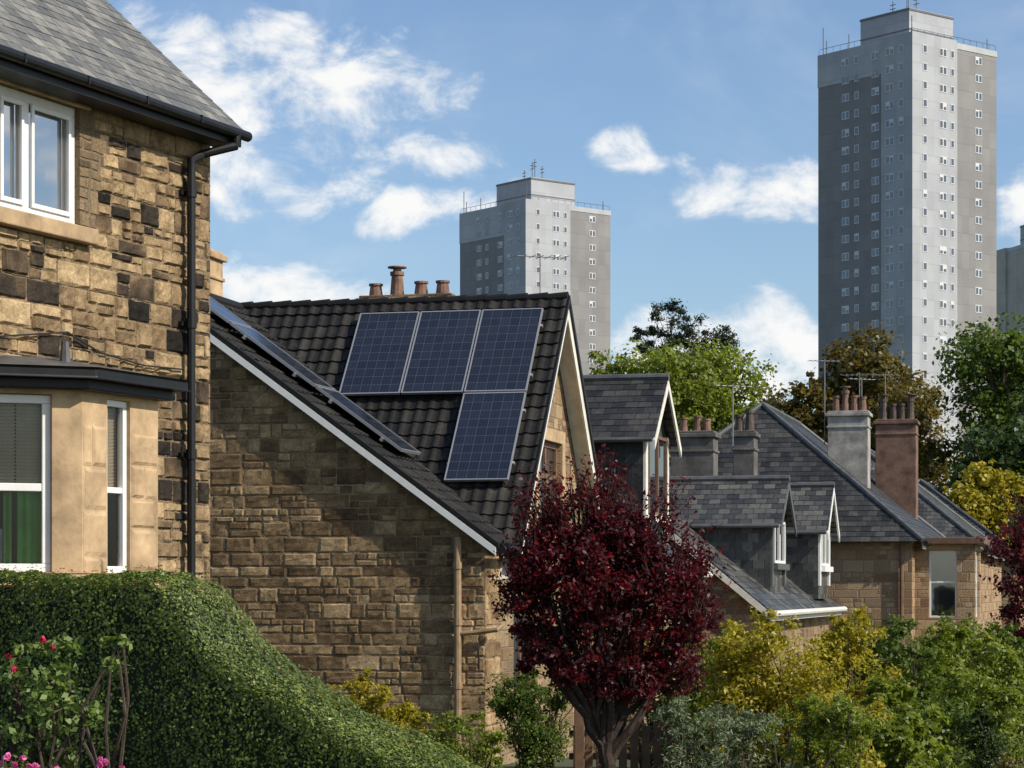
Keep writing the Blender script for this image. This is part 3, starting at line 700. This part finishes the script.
C_brown=cladding('brown_cladding',(.235,.225,.218),(.16,.155,.15)); C_grey=cladding('grey_cladding',(.385,.395,.405),(.27,.275,.28)); C_light=cladding('pale_cladding',(.43,.435,.44),(.3,.3,.3))  # grey and pale tones carry a slight blue distance haze in their colour
C_cream=cladding('cream_cladding',(.42,.39,.33),(.3,.28,.25))
M_tglass=glassmat('tower_glass',(.06,.07,.085),1.9,.08)
M_mast=simple('mast_metal',(.12,.12,.13),.5)
M_tfr=simple('tower_window_frames',(.6,.6,.6),.5,0,.05)
def tower(loc,deg,s,zt,floors,name='tower_block',masts=True,wallm=None,bands=1.6):
    T=empty(name,loc,deg); h=s/2; fl=2.7; zb=zt-floors*fl-8
    MB().box(-h,h,-h,h,zb,zt).make('main_block',wallm or C_brown,T)
    g=MB(); a=h-s*.30; bq=-h+s*.5
    g.box(a,h+.45,-h-.45,bq,zb,zt+.9); g.box(-h-.45,-h+s*.42,h-s*.3,h+.45,zb,zt+.9)
    g.make('projecting_bay',wallm or C_grey,T)
    t=MB(); t.box(-h-.08,a-.003,-h-.08,-h+.5,zt-fl*bands,zt+.7); t.box(h-.5,h+.08,bq+.003,h+.08,zt-.2,zt+.7); t.box(-h-.08,-h+.6,-h+.5,h,zt-.2,zt+.7); t.make('parapet_band',C_light,T)
    p=MB(); p.box(-s*.30,s*.22,-s*.22,s*.30,zt,zt+6.4); p.box(-s*.15,s*.1,-s*.1,s*.15,zt+6.402,zt+7.0); p.make('plant_room',C_grey,T)
    p=MB(); p.box(-s*.305,s*.225,-s*.225,s*.305,zt+6.0,zt+6.3); p.box(-s*.303,s*.223,-s*.223,s*.303,zt+3.0,zt+3.2); p.make('plant_room_cornice',M_mast,T)
    fr=MB(); gl=MB(); rr=random.Random(3)
    def win(face,c,z,w,hh,off):
        n=2 if w>1.2 else 1
        if face=='L':
            fr.box(c-w/2,c+w/2,-h-off-.06,-h-off,z,z+hh)
        else:
            fr.box(h+off,h+off+.06,c-w/2,c+w/2,z,z+hh)
        for k in range(n):
            x0=c-w/2+k*w/n+.14; x1=c-w/2+(k+1)*w/n-.12; z0=z+.14; z1=z+hh-.12
            if rr.random()<.3: z1-=rr.uniform(.1,.6)
            if face=='L': gl.box(x0,x1,-h-off-.09,-h-off-.05,z0,z1)
            else: gl.box(h+off+.05,h+off+.09,x0,x1,z0,z1)
    for i in range(floors+2):
        z=zt-(i+1)*fl+.75
        for c,w_,o_ in ((-h+s*.30,1.5,0),(-h+s*.42,.9,0),(-h+s*.62,1.5,0),(h-s*.21,1.6,.45),(h-s*.09,.9,.45)):
            win('L',c,z,w_,1.2,o_ if o_ else (.08 if i<1 else 0))
        for c,w_,o_ in ((-h+s*.12,.9,.45),(-h+s*.33,1.6,.45),(-h+s*.44,.8,.45),(-h+s*.78,1.5,0)):
            win('R',c,z,w_,1.2,o_)
    fr.make('window_frames',M_tfr,T); gl.make('window_glass',M_tglass,T)
    if masts:
        m=MB()
        for (x,y,hh) in ((-h+.5,-h+.6,5),(-h+.8,-h+1,3),(0,0,11),(1,1,9.6),(s*.15,-s*.15,9.6),(h-.5,-h+.5,3.5),(h-1,h-1,2.6),(-h+6,-h+.5,3.0),(-2,-1,9)):
            m.tube([(x,y,zt),(x,y,zt+hh)],.08,5)
            if hh>8:
                for q in (.86,.93): m.box(x-.6,x+.6,y-.05,y+.05,zt+hh*q,zt+hh*q+.1)
        for k in range(14):
            y=-h+k*s/13; m.tube([(h-.2,y,zt),(h-.2,y,zt+1.6)],.04,4)
            m.tube([(y,-h+.2,zt),(y,-h+.2,zt+1.6)],.04,4)
        m.tube([(h-.2,-h+.2,zt+1.6),(h-.2,h-.2,zt+1.6)],.04,4); m.tube([(-h+.2,-h+.2,zt+1.6),(h-.2,-h+.2,zt+1.6)],.04,4)
        m.make('roof_masts',M_mast,T)
tower((60.9,370,0),-51.2,19.2,82,24)
tower((4.4,462,0),-52,20.6,72.0,22,bands=1.9)
tower((124.5,545,0),15,22,77,22,masts=False,wallm=C_cream)

# ------------------------------------------------------------ foliage
def leaves(name,pos,nrm,size,mat,parent=None,aspect=.6,jit=.35,seed=1):
    r=np.random.default_rng(seed); n=len(pos)
    nrm=nrm/np.maximum(np.linalg.norm(nrm,axis=1,keepdims=True),1e-6)
    t=r.normal(size=(n,3)); t-=nrm*np.sum(t*nrm,axis=1,keepdims=True); t/=np.maximum(np.linalg.norm(t,axis=1,keepdims=True),1e-6)
    b=np.cross(nrm,t); l=size*(1+jit*(r.random((n,1))*2-1)); wd=l*aspect*.5
    v=np.empty((n,4,3)); v[:,0]=pos-t*l*.5; v[:,1]=pos+b*wd+t*l*.05+nrm*l*.06; v[:,2]=pos+t*l*.5; v[:,3]=pos-b*wd+t*l*.05+nrm*l*.06
    me=bpy.data.meshes.new(name); me.vertices.add(n*4); me.vertices.foreach_set('co',v.reshape(-1).astype(np.float32))
    me.loops.add(n*4); me.loops.foreach_set('vertex_index',np.arange(n*4,dtype=np.int32))
    me.polygons.add(n); me.polygons.foreach_set('loop_start',np.arange(0,n*4,4,dtype=np.int32)); me.polygons.foreach_set('loop_total',np.full(n,4,dtype=np.int32))
    me.update(calc_edges=True); me.validate(); me.materials.append(mat)
    o=bpy.data.objects.new(name,me); COL.objects.link(o)
    if parent: o.parent=parent
    return o
def crown(blobs,n,clumps,sig,seed,inner=.25,out=.5,up=.35):
    r=np.random.default_rng(seed); B=np.array(blobs,float)
    wt=(B[:,3]*B[:,4]*B[:,5])**(2/3); wt/=wt.sum()
    bi=r.choice(len(B),clumps,p=wt); d=r.normal(size=(clumps,3)); d/=np.linalg.norm(d,axis=1,keepdims=True)
    rad=np.where(r.random(clumps)<inner,r.random(clumps)**.5*.7,.72+.36*r.random(clumps))[:,None]
    cc=B[bi,:3]+d*rad*B[bi,3:6]
    cs=(.6+.8*r.random(clumps))
    pi=r.integers(0,clumps,n); msz=(B[bi[pi],3:6].mean(axis=1))[:,None]
    g=r.normal(size=(n,3)); pos=cc[pi]+g*msz*sig*cs[pi][:,None]*np.array([1,1,.75])
    nr=d[pi]*out+r.normal(size=(n,3))*.6+np.array([0,0,up])
    return pos,nr,cc,bi
def limb(mb,p,q,r0,r1,wob,seed,n=6,sides=6):
    r=random.Random(seed); p=Vector(p);q=Vector(q); pts=[];rs=[]
    for k in range(n+1):
        t=k/n; x=p.lerp(q,t); L=(q-p).length
        if 0<k<n: x+=Vector((r.uniform(-1,1),r.uniform(-1,1),r.uniform(-.5,.8)))*L*wob
        pts.append(x); rs.append(r0+(r1-r0)*t)
    mb.tube(pts,rs,sides)
def tree(name,base,blobs,n,clumps,sig,size,mat,bark,tr,fork,seed,twigs=40,aspect=.6,inner=.25,out=.5,up=.35):
    E=empty(name,base)
    pos,nr,cc,bi=crown(blobs,n,clumps,sig,seed,inner,out,up)
    leaves('foliage',pos,nr,size,mat,E,aspect,seed=seed)
    m=MB(); rr=random.Random(seed)
    f=Vector((rr.uniform(-.05,.05)*fork,0,fork))
    limb(m,(0,0,-.1),f,tr,tr*.8,.02,seed,6,10)
    for k,bl in enumerate(blobs):
        c=Vector(bl[:3]); limb(m,f if k%2==0 else f*.85,c,tr*.5,tr*.15,.04,seed+k,6,7)
    idx=np.random.default_rng(seed).choice(len(cc),min(twigs,len(cc)),replace=False)
    for i in idx:
        c=Vector(cc[i]); b0=Vector(blobs[bi[i]][:3]); st=f.lerp(b0,rr.uniform(.4,1))
        limb(m,st,c,tr*.14,tr*.03,.04,int(i),4,5)
    m.make('trunk_and_branches',bark,E)
    return E
def shrub(name,base,blobs,n,clumps,sig,size,mat,seed,aspect=.55,inner=.3):
    E=empty(name,base); pos,nr,cc,bi=crown(blobs,n,clumps,sig,seed,inner,.45,.5)
    pos[:,2]=np.maximum(pos[:,2],.02)
    leaves('foliage',pos,nr,size,mat,E,aspect,seed=seed)
    m=MB(); rr=random.Random(seed)
    for i in range(0,len(cc),max(1,len(cc)//26)):
        c=Vector(cc[i]); limb(m,(rr.uniform(-.12,.12),rr.uniform(-.12,.12),-.15),c,.02,.005,.06,i,5,5)
    m.make('stems',M_bark,E)
    return E
L_plum=leafmat('plum_leaves',[(0,(.016,.005,.008)),(.45,(.042,.008,.013)),(.8,(.12,.015,.02)),(1,(.30,.05,.045))],.42,(3.4,.9,.9))
L_light=leafmat('light_green_leaves',[(0,(.07,.10,.014)),(.5,(.17,.21,.03)),(1,(.30,.32,.05))],.4)
L_tree=leafmat('sunlit_tree_leaves',[(0,(.07,.095,.016)),(.5,(.18,.215,.032)),(1,(.33,.34,.055))],.45)
L_yel=leafmat('golden_leaves',[(0,(.15,.14,.012)),(.5,(.36,.31,.03)),(1,(.56,.44,.055))],.42,(1.3,1.3,.6))
L_mid=leafmat('green_leaves',[(0,(.04,.065,.014)),(.5,(.095,.135,.024)),(1,(.18,.23,.04))],.38)
L_dark=leafmat('dark_green_leaves',[(0,(.022,.038,.012)),(.5,(.05,.078,.02)),(1,(.10,.135,.03))],.3)
L_olive=leafmat('autumn_leaves',[(0,(.06,.058,.014)),(.5,(.13,.11,.022)),(.85,(.20,.14,.03)),(1,(.27,.14,.03))],.38,(1.5,1.3,.6))
L_silver=leafmat('silver_green_leaves',[(0,(.10,.13,.06)),(.5,(.19,.23,.12)),(1,(.34,.37,.23))],.25,(1.2,1.3,.9))
L_rose=leafmat('rose_leaves',[(0,(.06,.10,.025)),(.5,(.13,.19,.045)),(1,(.28,.34,.12))],.3)
L_hedge=leafmat('hedge_leaves',[(0,(.035,.055,.010)),(.5,(.095,.135,.022)),(1,(.25,.28,.05))],.15,spec=.4)
L_pine=leafmat('pine_needles',[(0,(.015,.026,.014)),(1,(.04,.055,.025))],.1)
L_rosy=simple('rose_petals',(.55,.03,.08),.5,0,.3,20)
L_pink=simple('pink_petals',(.65,.10,.30),.5,0,.3,20)

# red-leaved plum tree in the front garden: vase-shaped, ragged, with upright shoots
bl=[(-.74,0,2.30,.26,.3,.30),(-.82,.1,1.92,.24,.3,.32),(-.64,.1,1.45,.28,.3,.28),(-.38,-.1,2.2,.38,.4,.5),(-.30,0,2.66,.27,.3,.28),(-.60,0,2.66,.16,.2,.22),(.05,.1,2.42,.36,.4,.40),(.02,0,1.85,.42,.45,.45),(.35,.1,2.58,.24,.3,.30),(.45,0,2.12,.38,.4,.42),(.76,.1,2.22,.24,.3,.30),(.84,.0,1.80,.24,.3,.32),(.64,.1,1.38,.32,.3,.32),(-.2,.1,1.25,.36,.35,.26),(.25,0,1.18,.34,.35,.26),(-.05,.1,2.8,.17,.2,.2)]
XP=.96
T=tree('plum_tree',(XP,24,gz(24)),bl,40000,560,.16,.052,L_plum,M_barkR,.085,.55,11,150,.55,.3)
r=random.Random(3); P_=[];N_=[]; m=MB()
for k in range(300):
    b_=bl[r.randrange(len(bl))]; d=Vector((r.gauss(0,1),r.gauss(0,.7),abs(r.gauss(0,1))+.1)).normalized()
    p0=Vector((b_[0]+d.x*b_[3]*.8,b_[1]+d.y*b_[4]*.8,b_[2]+d.z*b_[5]*.8)); h=r.uniform(.15,.5)*(1.3 if p0.z>2.4 else .9)
    lean=(d*.65+Vector((0,0,.75))).normalized()
    m.tube([p0-lean*.2,p0,p0+lean*h],[.008,.006,.002],4)
    for j in range(int(48*h)+6):
        t=r.random(); P_.append(tuple(p0+lean*h*t+Vector((r.gauss(0,.028),r.gauss(0,.028),r.gauss(0,.02))))); N_.append((r.gauss(0,1),r.gauss(0,1),r.gauss(0,1)))
leaves('shoot_foliage',np.array(P_),np.array(N_),.05,L_plum,T,.5,seed=5); m.make('shoots',M_barkR,T)
m=MB()
for k,(x,y,z) in enumerate(((-.5,0,1.7),(.45,.1,1.8),(-.1,-.1,1.9),(.75,0,1.5),(-.75,.1,1.6))):
    limb(m,(.02*k-.04,0,.35),(x,y,z),.05,.022,.03,k+70,8,8)
m.make('main_limbs',M_barkR,T)
tree('plum_tree',(9.0,41,gz(41)),[(-.3,0,3.4,.6,.6,.7),(.2,0,2.6,.7,.6,.7),(-.1,0,4.0,.4,.4,.5),(.6,.2,3.6,.7,.6,.8),(-.4,0,2.1,.4,.5,.5)],9000,230,.18,.08,L_plum,M_barkR,.1,1.2,12,90)

def dtree(u_x,y,top,rad,mat,seed,n=15000,size=.28,name='broadleaf_tree',flat=1.0):
    z0=gz(y); H=top-z0; rr=random.Random(seed); bl=[]
    for k in range(16):
        a=rr.uniform(0,6.28); q=rr.uniform(.15,.9)*rad; zz=H-rad*rr.uniform(.3,1.7)*flat; s=rad*rr.uniform(.2,.46)
        bl.append((math.cos(a)*q,math.sin(a)*q,min(zz,H-s*.9),s,s,s*.85))
    bl.append((0,0,H-rad*.45,rad*.42,rad*.42,rad*.45)); bl.append((0,0,H-rad*1.4,rad*.8,rad*.8,rad*.7))
    return tree(name,(u_x,y,z0),bl,n,420,.18,size,mat,M_bark,rad*.07,H*.35,seed,50,.75,.3,.7,.45)
dtree(7.4,150,15.4,4.6,L_tree,21,17000); dtree(12.2,152,15.6,4.8,L_tree,22,17000); dtree(4.4,165,15.4,3.6,L_mid,26,9000)
dtree(15.0,158,13.0,3.2,L_tree,29,11000)
dtree(20.5,140,15.4,4.8,L_olive,23,17000); dtree(16.8,146,12.0,3.4,L_mid,27,10000); dtree(24.5,150,13.8,4.6,L_olive,24)
dtree(29.0,135,15.2,5.2,L_mid,25,17000); dtree(33.5,140,15.5,5.0,L_mid,28,15000)
dtree(26.3,112,10.6,4.4,L_dark,31,17000); dtree(22.8,108,7.6,2.8,L_dark,32,9000); dtree(30,118,12.5,4.6,L_dark,30,13000)
dtree(20.4,104,5.6,1.9,L_yel,33,7000,size=.2); dtree(22.5,101,5.0,1.6,L_tree,34,6000,size=.2)
tree('pine_tree',(11.2,170,gz(170)),[(0,0,22.2,1.6,1.4,1.5),(2.6,0,21.4,1.9,1.6,1.4),(-1.6,0,20.8,1.4,1.3,1.1),(4.0,0,20.2,1.2,1.2,1.2),(1.0,0,20.0,2.4,1.6,1.0)],9000,90,.14,.28,L_pine,M_bark,.28,16.5,41,70,.35,.1)
bl=[]; rr=random.Random(9)
for k in range(70):
    x=-60+k*2.6+rr.uniform(-1,1); bl.append((x,rr.uniform(-4,4),rr.uniform(5,8.0),3.2,3,rr.uniform(2.6,4)))
E=empty('background_trees',(0,230,gz(230))); pos,nr,cc,bi=crown(bl,40000,1500,.2,77,.2); leaves('foliage',pos,nr,.5,L_mid,E,.7,seed=8)

# ------------------------------------------------------------ hedge
def hedge():
    E=empty('hedge',(0,0,0)); W=.70; A=Vector((-3.70,13.37,0)); t=Vector((.906,-.423,0)); nb=Vector((.423,.906,0))
    S=[-1,0,1.86,2.00,2.09,2.2,2.36,2.60,3.0,3.4,4.0,4.8,5.6]; Z=[.075,.07,.06,.035,-.04,-.17,-.34,-.49,-.67,-.85,-1.07,-1.25,-1.35]
    def top(s): return np.interp(s,S,Z)
    r=np.random.default_rng(5)
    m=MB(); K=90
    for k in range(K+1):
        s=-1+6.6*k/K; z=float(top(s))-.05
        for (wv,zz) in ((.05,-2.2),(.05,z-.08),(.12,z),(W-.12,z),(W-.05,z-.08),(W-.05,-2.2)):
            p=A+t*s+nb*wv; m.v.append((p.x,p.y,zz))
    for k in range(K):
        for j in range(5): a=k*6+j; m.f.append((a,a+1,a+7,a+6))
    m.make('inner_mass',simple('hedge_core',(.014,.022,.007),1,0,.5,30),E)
    n=130000; s=r.uniform(-1,5.4,n); z=top(s); eps=.03; dz=(top(s+eps)-top(s-eps))/(2*eps)
    pos=np.empty((n,3))
    face=r.random(n)<.46
    wv=np.where(face,r.random(n)*W,0.0)
    lump=.022*np.sin(s*7+wv*5)+.016*np.sin(s*17+z*13)+.012*np.sin(s*31+wv*23)
    zz=np.where(face,z+lump*.6,z-(r.random(n)**1.15)*1.9)
    wv2=np.where(face,wv,lump*.8+.02*np.sin(zz*11)+.012*np.sin(zz*29+s*19))
    sh=np.where(face,np.clip(.12-wv,0,.12)+np.clip(wv-(W-.10),0,.10),0); zz=zz-sh**2*3
    dep=r.random(n)**2*.06; fly=(r.random(n)<.05)*r.random(n)*.045
    for i in range(3): pos[:,i]=A[i]+t[i]*s+nb[i]*wv2
    pos[:,2]=zz
    tn=np.stack([-dz*t[0],-dz*t[1],np.ones(n)],1); fn=np.tile(np.array([-nb[0],-nb[1],-.05]),(n,1))
    base=np.where(face[:,None],tn,fn); base/=np.linalg.norm(base,axis=1,keepdims=True)
    pos-=base*(dep-.02-fly)[:,None]; nr=base*1.1+r.normal(size=(n,3))*.34
    keep=pos[:,2]>-2.1
    leaves('foliage',pos[keep],nr[keep],.019,L_hedge,E,.65,seed=3)
hedge()
def flowers(E,name,pts,rad,mat,seed,k=12):
    r=np.random.default_rng(seed); P=[];N=[]
    for p in pts:
        d=r.normal(size=(k,3)); d/=np.linalg.norm(d,axis=1,keepdims=True); P.append(np.array(p)+d*rad*.55); N.append(d+r.normal(size=(k,3))*.3)
    leaves(name,np.concatenate(P),np.concatenate(N),rad*1.3,mat,E,.95,seed=seed)
zb=gz(11)
E=shrub('rose_bush',(-2.17,11.4,zb),[(-.08,0,1.35,.15,.15,.13),(.05,0,1.2,.16,.15,.11),(.18,0,1.42,.15,.1,.04),(-.12,0,1.1,.13,.15,.12),(0,0,.95,.10,.12,.12),(.02,0,1.5,.2,.12,.05),(.30,0,1.52,.08,.08,.03)],1700,90,.2,.042,L_rose,51,.6)
flowers(E,'roses',[(-.20,-.1,1.46),(-.17,-.12,1.40),(-.03,-.15,1.54),(.02,-.15,1.51)],.018,L_rosy,1)
E=shrub('flowering_plant',(-2.2,11.0,zb),[(-.15,0,.85,.2,.2,.12),(.1,0,.80,.2,.2,.10),(.3,0,.78,.15,.2,.08),(-.35,0,.82,.2,.2,.1)],3500,80,.2,.03,L_mid,52)
r=random.Random(2); flowers(E,'blooms',[(r.uniform(-.4,.42),r.uniform(-.25,.0),r.uniform(.88,1.02)) for _ in range(30)],.018,L_pink,2)

# ------------------------------------------------------------ garden shrubs
def sh(name,x,y,ztop,w,mat,seed,n=11000,size=.05,k=9,clumps=200,sig=.18,aspect=.55):
    z0=gz(y); H=ztop-z0; rr=random.Random(seed); bl=[]
    for i in range(k):
        q=rr.uniform(-.7,.7)*w; s=w*rr.uniform(.2,.4); zt=H-abs(q)/w*H*.25-rr.uniform(0,.18)*H
        bl.append((q,rr.uniform(-.4,.4)*w,zt-s*.9,s,s,s*.9))
    for i in range(4): bl.append((rr.uniform(-.5,.5)*w,rr.uniform(-.3,.3)*w,H*rr.uniform(.2,.5),w*.45,w*.4,H*.3))
    return shrub(name,(x,y,z0),bl,n,clumps,sig,size,mat,seed,aspect)
sh('golden_shrub',-1.28,21.3,-.62,.52,L_yel,61,14000,.038)
sh('golden_shrub',-.42,19.0,-.86,.42,L_light,62,11000,.033); sh('golden_shrub',-.75,19.6,-.92,.3,L_yel,67,7000,.035)
sh('privet_bush',.25,28,-.78,.58,L_mid,63,17000,.04,clumps=220)
sh('golden_shrub',3.0,27,-.02,.85,L_yel,64,15000,.055); sh('golden_shrub',3.9,28,-.08,.75,L_yel,65,12000,.055)
sh('garden_shrub',2.35,29,-.10,.6,L_light,66,10000,.05)
sh('lavender_shrub',1.35,18,-.70,.32,L_silver,71,8000,.04,aspect=.25); sh('lavender_shrub',1.75,18.5,-.76,.38,L_silver,72,9000,.045,aspect=.25)
sh('garden_shrub',2.2,17.5,-.56,.45,L_light,73,12000,.04,aspect=.35); sh('garden_shrub',2.55,18.5,-.66,.4,L_yel,74,9000,.038)
sh('laurel_bush',3.25,20.5,-.68,.50,L_light,75,12000,.06); sh('laurel_bush',3.0,19,-.88,.4,L_light,76,9000,.055)
sh('laurel_bush',4.9,31,-.30,.9,L_mid,77,14000,.07); sh('garden_shrub',6.2,33,-.3,1.1,L_light,78,15000,.07)
sh('garden_shrub',7.0,36,-.15,1.1,L_mid,79,13000,.07); sh('box_ball',3.95,20,-.86,.22,L_dark,80,9000,.03)
sh('garden_shrub',4.15,23,-.90,.6,L_mid,81,10000,.05); sh('garden_shrub',5.0,26,-.72,.6,L_light,82,9000,.05)
sh('garden_shrub',1.9,33,-.55,.8,L_mid,83,9000,.06); sh('heather_bush',3.9,17.5,-1.06,.4,L_olive,84,8000,.03)
sh('garden_shrub',5.6,42,-.9,1.6,L_olive,85,11000,.08); sh('garden_shrub',8.6,48,-.6,1.8,L_mid,86,13000,.08)
m=MB(); E=empty('garden_fence',(0,0,0))
for k in range(9):
    x=.75+k*.14; m.box(x,x+.1,29.4,29.43,gz(29)-.1,gz(29)+.62+.03*(k%2))
m.box(.7,2.05,29.44,29.48,gz(29)+.2,gz(29)+.28); m.box(.7,2.05,29.44,29.48,gz(29)+.48,gz(29)+.56)
m.box(.76,.88,29.2,29.32,gz(29)-.1,gz(29)+1.15); m.make('palings',M_wood,E,bevel=.008)
